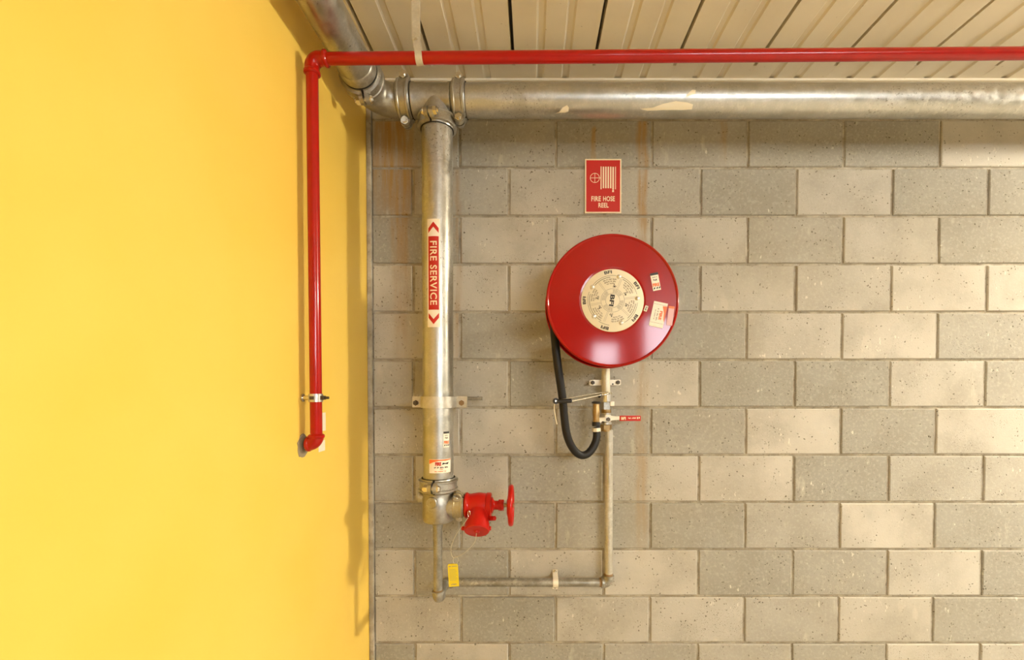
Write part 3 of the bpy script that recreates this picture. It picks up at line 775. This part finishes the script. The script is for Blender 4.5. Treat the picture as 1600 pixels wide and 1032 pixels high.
# lever: plate over the stem, arm right to the red grip, tail to the left
yl = -DS-.040; u_ = (1.85-.09)/F
def lp(px, py): p = P(px, py, -yl); return (p.x, p.z)
m4 = M4((0, yl, 0), (1, 0, 0), (0, 0, 1), (0, -1, 0))
lev = MB().prism([lp(930, 661), lp(936, 664), lp(941, 658.5), lp(953, 660), lp(954.5, 657.5), lp(962, 656.5), lp(974, 656.5), lp(974, 651), lp(962, 651), lp(954.5, 650), lp(953, 648.5), lp(945.5, 648.5), lp(945, 652.5), lp(935, 653)], m4, .0035).build('lever', 'white_metal', bv, 0)
ga = P(968, 654, -yl); gb = P(1001, 654, -yl); ghz = 4.2*u_
gr = MB().box((ga.x, yl-.0065, ga.z-ghz), (gb.x, yl+.003, ga.z+ghz)).build('grip', 'red_print', bv, bevel=.0025)
f = Flat(); gm = M4(((ga.x+gb.x)/2, yl-.0068, ga.z), (1, 0, 0), (0, 0, 1), (0, -1, 0)); gl = gb.x-ga.x
f.text('BFI', (-gl*.33, 0), gl*.22, ghz*1.1, bold=.04); f.text('~3 5', (gl*.08, ghz*.1), gl*.38, ghz*.5, bold=.02); f.text('~2', (gl*.38, ghz*.15), gl*.16, ghz*.7, bold=.03)
f.place(gm, 'grip_lettering', 'cream_print', gr, .0006)
MB().hexa((xf+.001, yl-.0035, stz), (xf+.001, yl-.010, stz), .0085).build('stem_nut', 'dark_bolt', bv, 20)

# nozzle standing in the interlock
xn = P(931.5, 650, .085).x; yn = -.085
def nz(py): return P(931, py, .085).z
no = thing('hose_nozzle', (xn, yn, nz(668)), 'aged brass hose nozzle with black cap standing beside the stop valve', 'nozzle')
MB().lathe([(.012, 0), (.0135, .003), (.0135, nz(650)-nz(661)), (.0148, nz(648)-nz(661)), (.0148, nz(642)-nz(661)), (.0135, nz(640)-nz(661)), (.0135, nz(631)-nz(661)), (.011, nz(630)-nz(661))], (xn, yn, nz(661)), (0, 0, 1), 28).build('barrel', 'brass', no)
MB().lathe([(0, 0), (.013, 0), (.0185, .003), (.0185, .007), (.0145, .010), (0, .011)], (xn, yn, nz(631.5)), (0, 0, 1), 28).build('tip_cap', 'black_plastic', no)
MB().lathe([(.012, 0), (.0165, .001), (.0165, .015), (.0135, .018)], (xn, yn, nz(666.5)), (0, 0, 1), 28).build('lower_collar', 'black_plastic', no)
MB().lathe([(.0155, 0), (.0172, .001), (.0172, .015), (.0155, .016)], (xn+.001, yn, nz(675)), (0, 0, 1), 28).build('hose_clamp', 'white_metal', no)
MB().cyl((xn-.0, yn+.005, nz(659)), (xf, -DS, nz(659)), .008, 14).build('interlock_link', 'dark_bolt', no)

# ------------------------------------------------------------------ hose reel
DF = .27
RC = P(957, 470, DF); SR = (1.85-DF)/F; RD = 103.5*SR
hr = thing('fire_hose_reel', (RC.x, -.15, RC.z-RD), 'round red fire hose reel with cream instruction plate on the wall', 'hose reel')
AX = (0, -1, 0)
prof = [(0, -.001), (.115, -.001), (.118, 0), (.120, 0), (RD-.0102, 0), (RD-.0095, 0), (RD-.0075, .0022), (RD-.0045, .0034), (RD-.002, .0030), (RD, 0), (RD, -.006), (RD-.002, -.009), (RD-.006, -.0085), (RD-.009, -.004), (0, -.004)]
MB().lathe(prof, RC, AX, 128).build('front_disc', 'red_disc', hr, 25)
bc = RC + Vector((0, .118, 0))
MB().lathe([(0, .001), (RD-.008, .001), (RD-.003, .006), (RD, .003), (RD, -.003), (RD-.004, -.005), (0, -.004)], bc, AX, 128).build('rear_disc', 'red_disc', hr, 25)
MB().cyl(RC + Vector((0, .003, 0)), bc, .10, 48).build('drum', 'red_disc', hr)
for k, rr in enumerate((.205, .205, .205, .205, .205)):
    cy = RC.y + .018 + k*.0205
    MB().sweep([Vector((RC.x + rr*math.cos(2*PI*q/72), cy, RC.z + rr*math.sin(2*PI*q/72))) for q in range(73)], .0125, 10, False).build('coiled_hose', 'rubber', hr)
MB().cyl(bc, (RC.x, -.001, RC.z), .035, 24).build('wall_spindle', 'cast', hr)
MB().box((RC.x-.07, -.012, RC.z-.09), (RC.x+.07, -.001, RC.z+.09)).build('wall_plate', 'red_disc', hr, bevel=.003)
# instruction plate
RL = 48.8*SR
pc = RC + Vector((0, -.0005, 0))
pln = MB().lathe([(0, .0022), (RL-.003, .0022), (RL, .0010), (RL, 0), (0, 0)], pc, AX, 96).build('instruction_plate', 'cream', hr)
m4 = M4(pc + Vector((0, -.0027, 0)), (1, 0, 0), (0, 0, 1), (0, -1, 0))
f = Flat(); k_ = RL/440.      # units of the 1032-px close-up (plate radius 440 there)
def rot_text(txt, ang, rad, wid, hei, up=1, bold=.03):
    """ang measured from +x; letters stand outward (up=1) or face tangentially"""
    f.text(txt, (0, 0), wid*k_, hei*k_, rot=ang, bold=bold, bend=rad*k_)
for deg in (99.5, 32, -38, -106, -180):
    rot_text('BFI', math.radians(deg), 398, 108, 44, bold=.035); f.place(m4, 'brand_lettering', 'black_print', pln, .0002); f = Flat()
f.text('BFI', (-10*k_, 0), 165*k_, 62*k_, rot=math.radians(-98), bold=.04); f.place(m4, 'brand_lettering', 'black_print', pln, .0002); f = Flat()
f.ring((0, 0), 347*k_, 351*k_, math.radians(14), math.radians(72)); f.ring((0, 0), 347*k_, 351*k_, math.radians(82), math.radians(150))
f.ring((0, 0), 347*k_, 351*k_, math.radians(160), math.radians(228)); f.ring((0, 0), 347*k_, 351*k_, math.radians(236), math.radians(262))
f.ring((0, 0), 347*k_, 351*k_, math.radians(298), math.radians(355))
f.ring((0, 0), 322*k_, 328*k_, math.radians(30), math.radians(64)); f.ring((0, 0), 322*k_, 328*k_, math.radians(96), math.radians(140)); f.ring((0, 0), 322*k_, 328*k_, math.radians(164), math.radians(240)); f.ring((0, 0), 322*k_, 328*k_, math.radians(310), math.radians(352))
f.ring((0, 0), 98*k_, 101*k_); f.ring((0, 0), 163*k_, 166*k_)
f.place(m4, 'border_lines', 'black_print', pln, .0002)['kind'] = 'stuff'
f = Flat()
for deg in (68, 8, -43, -112, -168, 128):
    a_ = math.radians(deg)
    for o_ in (-.03, .03): f.line((170*k_*math.cos(a_+o_*1.6), 170*k_*math.sin(a_+o_*1.6)), (318*k_*math.cos(a_+o_), 318*k_*math.sin(a_+o_)), 3.2*k_)
words = [('~4 2 5 6', '~7 2 4', 98), ('~3 5 8', '~6 4 5', 38), ('~5 3 6', '~2 7', -18), ('~6 5 2 4', '~4 2 6', -76), ('~5 3 6', '~5 2 7', -140), ('~6 4', '~3 6', 164)]
for a1, a2, deg in words:
    a_ = math.radians(deg)
    rot_text(a1, a_, 296, 190, 20, bold=.02); rot_text(a2, a_, 266, 165, 20, bold=.02); rot_text('~3 6', a_, 238, 110, 16, bold=.02)
for k in range(4):
    a_ = math.radians(60 + 90*k)
    for rad in (146, 130, 114): rot_text('~6 4 9' if k % 2 else '~5 7 3 6', a_, rad, 150*rad/146, 11, bold=.02)
f.place(m4, 'instruction_lettering', 'grey_print', pln, .0002)['kind'] = 'stuff'
f = Flat()
for deg, rad in ((83, 205), (28, 205), (-18, 205), (-95, 205), (-152, 205), (170, 215)):
    a_ = math.radians(deg); cx_, cy_ = rad*k_*math.cos(a_), rad*k_*math.sin(a_); s_ = 17*k_
    for q in range(3):                      # little pictograms: valve wheel, hose, drops
        b_ = a_ + 2.1*q
        f.ring((cx_ + s_*math.cos(b_), cy_ + s_*math.sin(b_)), s_*.35, s_*.75, b_, b_+3.6+q, 10)
    f.rect(cx_-s_*.25, cy_-s_*1.4, cx_+s_*.2, cy_-s_*.1)
    f.place(m4, 'pictogram', 'black_print', pln, .0002); f = Flat()
for (bx_, by_) in ((598, 210), (222, 355), (248, 765), (632, 857), (856, 515)):
    lx = (bx_-511)*k_; lz = -(by_-543)*k_
    MB().lathe([(0, 0), (.0075, 0), (.0072, .003), (.004, .0055), (0, .006)], pc + Vector((lx, -.0022, lz)), AX, 20).build('plate_screw', 'chrome', hr)
# stickers on the disc
def on_disc(px, py, rot, lift=.0012):
    p = P(px, py, DF+.001); c_, s_ = math.cos(rot), math.sin(rot)
    return M4(p + Vector((0, -lift, 0)), (c_, 0, s_), (-s_, 0, c_), (0, -1, 0))
m4 = on_disc(1024, 440.5, math.radians(11)); w_, h_ = 12.5*SR, 27.5*SR
s1 = thing('inspection_sticker', m4.translation - Vector((0, 0, h_/2)), 'tall white inspection sticker highest on the red reel disc', 'sticker')
sticker_tall(s1, lambda f, n, m, l: f.place(m4, n, m, s1, l-.0004), w_, h_)
n4 = on_disc(1028.5, 492, math.radians(-12)); w_, h_ = 22*SR, 39*SR
s2 = thing('service_sticker', n4.translation - Vector((0, 0, h_/2)), 'largest cream and orange service sticker on the red reel disc', 'sticker')
Flat().rect(-w_/2, -h_/2, w_/2, h_/2).place(n4, 'paper', 'white_label', s2, .0002)
f = Flat(); f.poly([(w_*.18, h_*.36), (w_*.50, h_*.38), (w_*.50, -h_*.28), (w_*.42, -h_*.16), (w_*.36, h_*.1)]); f.place(n4, 'orange_swoosh', 'orange', s2, .0005)
f = Flat(); f.text('FIRE', (w_*.16, -h_*.02), h_*.36, w_*.20, rot=-PI/2, bold=.05); f.place(n4, 'red_lettering', 'orange', s2, .0008)
f = Flat(); f.text('~2 2 4 4', (-w_*.08, 0), h_*.5, w_*.10, rot=-PI/2, bold=.02); f.text('~4 8 3', (-w_*.26, -h_*.02), h_*.4, w_*.07, rot=-PI/2)
f.line((-w_*.46, h_*.40), (w_*.46, h_*.40), h_*.012); f.line((-w_*.46, -h_*.34), (w_*.46, -h_*.34), h_*.012); f.place(n4, 'fine_print', 'grey_print', s2, .0005)
q4 = on_disc(1047.5, 494, math.radians(-7)); w_, h_ = 9*SR, 30*SR
s3 = thing('faded_sticker', q4.translation - Vector((0, 0, h_/2)), 'faded pinkish sticker close to the right rim of the reel', 'sticker')
Flat().rect(-w_/2, -h_/2, w_/2, h_/2).place(q4, 'paper', 'clear_label', s3, .0002)
Flat().rect(-w_/2, h_*.38, w_/2, h_/2).place(q4, 'red_band', 'orange', s3, .0005)
r4 = on_disc(1009.3, 482.5, math.radians(-20)); w_, h_ = 5*SR, 9*SR
s4 = thing('number_sticker', r4.translation - Vector((0, 0, h_/2)), 'tiny cream sticker right beside the reel instruction plate', 'sticker')
Flat().rect(-w_/2, -h_/2, w_/2, h_/2).place(r4, 'paper', 'cream', s4, .0002)
Flat().text('~3', (0, 0), h_*.7, w_*.5, rot=-PI/2, bold=.03).place(r4, 'lettering', 'black_print', s4, .0005)

# ------------------------------------------------------------------ hose and its guide arm
RH = .0155
path = smooth_path([P(864, 480, .20), P(866, 515, .20), P(868.5, 545, .20), P(872, 575, .195), P(876, 602, .185), P(879.5, 627, .175), P(881.5, 650, .165), P(885, 676, .155), P(891, 694, .142), P(900, 707, .128), P(910, 712, .118), P(920, 708, .108), P(928, 697, .098), P(932, 685, .090), P(932.3, 672, .0855), Vector((xn, yn, nz(668)))], 6)
tag(MB().sweep(path, RH, 20).build('fire_hose', 'rubber'), 'black rubber hose looping down from the reel to the nozzle', 'hose')
gd = thing('hose_guide', (P(905, 630, .1).x, -.1, P(905, 635, .1).z), 'wire hose guide arm with black roller reaching from pipe to hose', 'hose guide')
gz1 = P(946, 616.5, .07).z
pA = [P(951, 613.5, .07), P(945, 613.6, .072), P(930, 615.3, .10), P(900, 620.4, .16), P(884, 623.5, .195), P(870, 626, .20)]
pB = [P(951, 615.7, .07), P(942, 617.2, .074), P(930, 619.6, .105), P(905, 625, .165), P(890, 627.5, .195), P(870, 628, .20)]
MB().sweep(smooth_path(pA, 5), .0022, 10).build('guide_rod', 'rod', gd); MB().sweep(smooth_path(pB, 5), .0026, 10).build('guide_rod', 'rod', gd)
cR = P(948.5, 615, DS)
MB().lathe([(.0205, -.004), (.0235, -.004), (.0235, .004), (.0205, .004)], (xf, -DS, cR.z), (0, 0, 1), 28, True).build('pipe_loop', 'rod', gd)
e0 = P(868, 627.5, .2015); e1 = P(893.5, 626.5, .2015)
MB().cyl(e0, e1, .0082, 20, bev=.002).build('roller', 'black_plastic', gd)
MB().lathe([(0, -.006), (.0095, -.006), (.0115, -.003), (.0115, .003), (.0095, .006), (0, .006)], P(868.5, 627, .2015), (.3, -1, 0), 24).build('roller_stop', 'black_plastic', gd)
MB().lathe([(0, 0), (.005, 0), (.004, .004), (0, .004)], P(868.5, 627, .208), (.1, -1, 0), 16).build('stop_screw', 'bolt', gd)
MB().cyl(P(939, 617.3, .075), P(936, 620, .085), .006, 14).build('rod_clip', 'black_plastic', gd)
tie = smooth_path([P(866.5, 631, .196), P(866, 640, .196), P(867.5, 650, .196), P(870.5, 663.5, .196)], 6)
tag(MB().ribbon(tie, (1, 0, .1), .0035, .0012).build('cable_tie', 'string'), 'pale loose tie tail dangling from the black guide roller', 'cable tie')

# ------------------------------------------------------------------ wall sign
sg = thing('wall_sign', (P(942, 333, .003).x, -.003, P(942, 333, .003).z), 'red FIRE HOSE REEL sign with hose pictogram on the block wall', 'sign')
A = P(914, 249, .004); B = P(970.5, 333.5, .004)
cx_, cz_ = (A.x+B.x)/2, (A.z+B.z)/2; sw, sh = B.x-A.x, A.z-B.z
MB().box((A.x, -.0065, B.z), (B.x, -.0030, A.z)).build('panel', 'cream_print', sg, 0)
m4 = M4((cx_, -.0066, cz_), (1, 0, 0), (0, 0, 1), (0, -1, 0)); e = sw*.035
Flat().rect(-sw/2+e, -sh/2+e, sw/2-e, sh/2-e).place(m4, 'red_field', 'red_print', sg, .0002)
# pictogram in the units of the close-up (835 x 1032 px crop; sign spans x 138..692, y 85..925)
kx = sw/554.; ky = sh/840.
def sx_(v): return (v-415)*kx
def sy_(v): return -(v-505)*ky
f = Flat(); f.ring((sx_(288), sy_(380)), 66*kx, 74*kx); f.line((sx_(288), sy_(308)), (sx_(288), sy_(452)), 8*kx); f.line((sx_(216), sy_(380)), (sx_(380), sy_(380)), 8*kx)
f.rect(sx_(375), sy_(555), sx_(391), sy_(203)); f.place(m4, 'pictogram_wheel', 'cream_print', sg, .0004)
for xl_, xr_, yb_ in ((596, 608, 555), (408, 430, 540), (445, 467, 540), (481, 503, 540), (518, 540, 540)):
    Flat().rect(sx_(xl_), sy_(yb_), sx_(xr_), sy_(205)).place(m4, 'pictogram_bar', 'cream_print', sg, .0004)
f = Flat()
f.rect(sx_(554), sy_(560), sx_(578), sy_(208)); f.rect(sx_(560), sy_(565), sx_(572), sy_(558)); f.poly([(sx_(553), sy_(600)), (sx_(578), sy_(600)), (sx_(580), sy_(575)), (sx_(566), sy_(562)), (sx_(552), sy_(575))])
f.place(m4, 'pictogram_hose', 'cream_print', sg, .0004)
f = Flat()
def bold_text(txt, cx0, cy0, w0, h0):
    f.text(txt, (sx_(cx0), sy_(cy0)), w0*kx, h0*ky, bold=.022, space=1.04)
bold_text('FIRE', 308, 703, 146, 78); bold_text('HOSE', 504, 703, 178, 78); bold_text('REEL', 421, 803, 156, 74)
f.place(m4, 'lettering', 'cream_print', sg, .0004)

# ------------------------------------------------------------------ red pipe
RR = .01685; XP = WX + .0425
el0 = PX(489, 97, XP)                        # upper corner of the red pipe
DR = -PX(494, 640, XP).y
zr = P(489, 92, DR).z
xe = P(487.5, 97, DR).x
rp = thing('red_pipe', (xe, -DR, P(495, 700, DR).z), 'small red painted pipe running down the yellow wall and across overhead', 'pipe')
zl = P(495, 694, DR).z; xl = P(494.5, 690, DR).x
xr2 = RX-.001; zr2 = zr + (P(1140, 87, DR).z - P(489, 92, DR).z)/(P(1140, 87, DR).x - xe)*(xr2-xe)
# a straight run with a very slight fall
hd = (Vector((xr2, -DR, zr2)) - Vector((xe, -DR, zr))).normalized(); vd = (Vector((xl, -DR, zl)) - Vector((xe, -DR, zr))).normalized()
def rpart(mb_, n): return mb_.build(n, 'red_pipe', rp)
C0 = Vector((xe, -DR, zr)); C1 = Vector((xl, -DR, zl))
rpart(MB().cyl(C0 + hd*.03, (xr2, -DR, zr2), RR, 32), 'pipe_length'); rpart(MB().cyl(C0 + vd*.03, C1 - vd*.02, RR, 32), 'pipe_length')
def red_elbow(c_, A, B, leg, bend, name='elbow', bead=True, m='red_pipe'):
    cc = c_ + A*bend + B*bend
    pts = [c_ + A*leg, c_ + A*(bend+.001)] + [cc - B*bend*math.cos(t_) - A*bend*math.sin(t_) for t_ in [PI/2*k/12 for k in range(13)]] + [c_ + B*(bend+.001), c_ + B*leg]
    mb_ = MB().sweep(pts, RR+.0038, 28)
    for D in (A, B):
        if bead: mb_.lathe([(RR+.001, -.012), (RR+.0035, -.010), (RR+.0062, -.006), (RR+.0062, .000), (RR+.003, .003), (RR+.0005, .004)], c_ + D*leg, D, 28)
    return rpart(mb_, name)
red_elbow(C0, hd, vd, .044, .026)
red_elbow(C1, -vd, Vector((-1, 0, 0)), .026, .024)
# the ragged hole in the yellow wall the pipe enters
hole = MB(); hp = []
for k in range(22):
    t_ = 2*PI*k/22; rr = .026 + .007*random.random(); hp.append((rr*math.cos(t_)*.95, rr*math.sin(t_)*1.25-.004))
hole.prism(hp, M4((WX-.001, -DR, zl-.002), (0, 1, 0), (0, 0, 1), (1, 0, 0)), .0035)
tag(hole.build('wall_patch', 'dirt'), 'rough grey patch in the yellow wall round the red pipe entry', 'patch')
# pipe clamp on the yellow wall
zk = P(493, 622, DR).z; xk = xe + (xl-xe)*(zr-zk)/(zr-zl)
rk = thing('red_pipe_clamp', (WX, -DR, zk-.012), 'silver ring clamp holding the red pipe to the yellow wall', 'pipe clamp')
MB().lathe([(RR+.0005, -.012), (RR+.003, -.012), (RR+.003, .012), (RR+.0005, .012)], (xk, -DR, zk), (0, 0, 1), 36, True).build('band', 'chrome', rk)
MB().cyl((WX+.0005, -DR+.0, zk), (xk-RR, -DR, zk), .007, 16).build('stand_off', 'bolt', rk)
MB().lathe([(0, 0), (.012, 0), (.012, .004), (0, .004)], (WX+.0005, -DR, zk), (1, 0, 0), 20).build('wall_foot', 'bolt', rk)
mb = MB(); mb.box((xk+RR-.001, -DR-.010, zk-.006), (xk+RR+.009, -DR+.010, zk+.006)); mb.cyl((xk+RR+.004, -DR, zk), (xk+RR+.022, -DR, zk), .004, 12); mb.build('clamp_bolt', 'dark_bolt', rk, bevel=.0008)
MB().box((xk-.008, -DR-RR-.0065, zk-.005), (xk+.004, -DR-RR-.002, zk+.005)).build('clamp_latch', 'dark_bolt', rk, bevel=.001)
# two paper stickers on the yellow wall behind the pipe
for (py0, py1, px0, px1, lab) in ((646, 673, 499, 509, 'narrow white paper label on yellow wall behind the red pipe'), (690, 704, 498, 508, 'small white paper scrap on yellow wall behind the red elbow')):
    a_ = PX(px0, py0, WX+.001); b_ = PX(px1, py1, WX+.001)
    o_ = MB().box((WX+.0003, a_.y, b_.z), (WX+.0010, b_.y, a_.z)).build('wall_label', 'white_label', None, 0); tag(o_, lab, 'label')
# hanger strap
xh = P(656, 90, DR).x; zp = C0.z + hd.z/hd.x*(xh-C0.x)
hg = thing('pipe_hanger', (xh, -DR, zp-.02), 'cream metal hanger strap holding the red pipe from the ceiling', 'pipe hanger')
rr = RR + .002; tl = Vector((.10, 0, 1)).normalized()
lo = [(xh, -DR + rr*math.cos(t_), zp - rr*math.sin(t_)) for t_ in [PI*k/16 for k in range(17)]]
loop = [(xh-.012, -DR+.009, CZ-.004), (xh-.010, -DR+.009, zp+.06), (xh-.004, -DR+rr, zp+.024)] + lo + [(xh-.004, -DR-rr, zp+.024), (xh-.010, -DR-.004, zp+.055)]
MB().ribbon(loop, (1, 0, .12), .020, .0025).build('strap', 'cream_pipe', hg)
MB().ribbon([(xh-.012, -DR-.004, CZ-.004), (xh-.010, -DR-.004, zp+.05)], (1, 0, .12), .024, .0025).build('drop_strap', 'cream_pipe', hg)
MB().box((xh-.035, -DR-.02, CZ-.0045), (xh+.012, -DR+.022, CZ-.0005)).build('ceiling_foot', 'cream_pipe', hg, bevel=.001)
mb = MB(); mb.hexa((xh-.009, -DR-.0055, zp+.045), (xh-.009, -DR-.011, zp+.045), .006); mb.cyl((xh-.009, -DR-.012, zp+.045), (xh-.009, -DR+.014, zp+.045), .003, 10); mb.build('bolt', 'bolt', hg, 20)
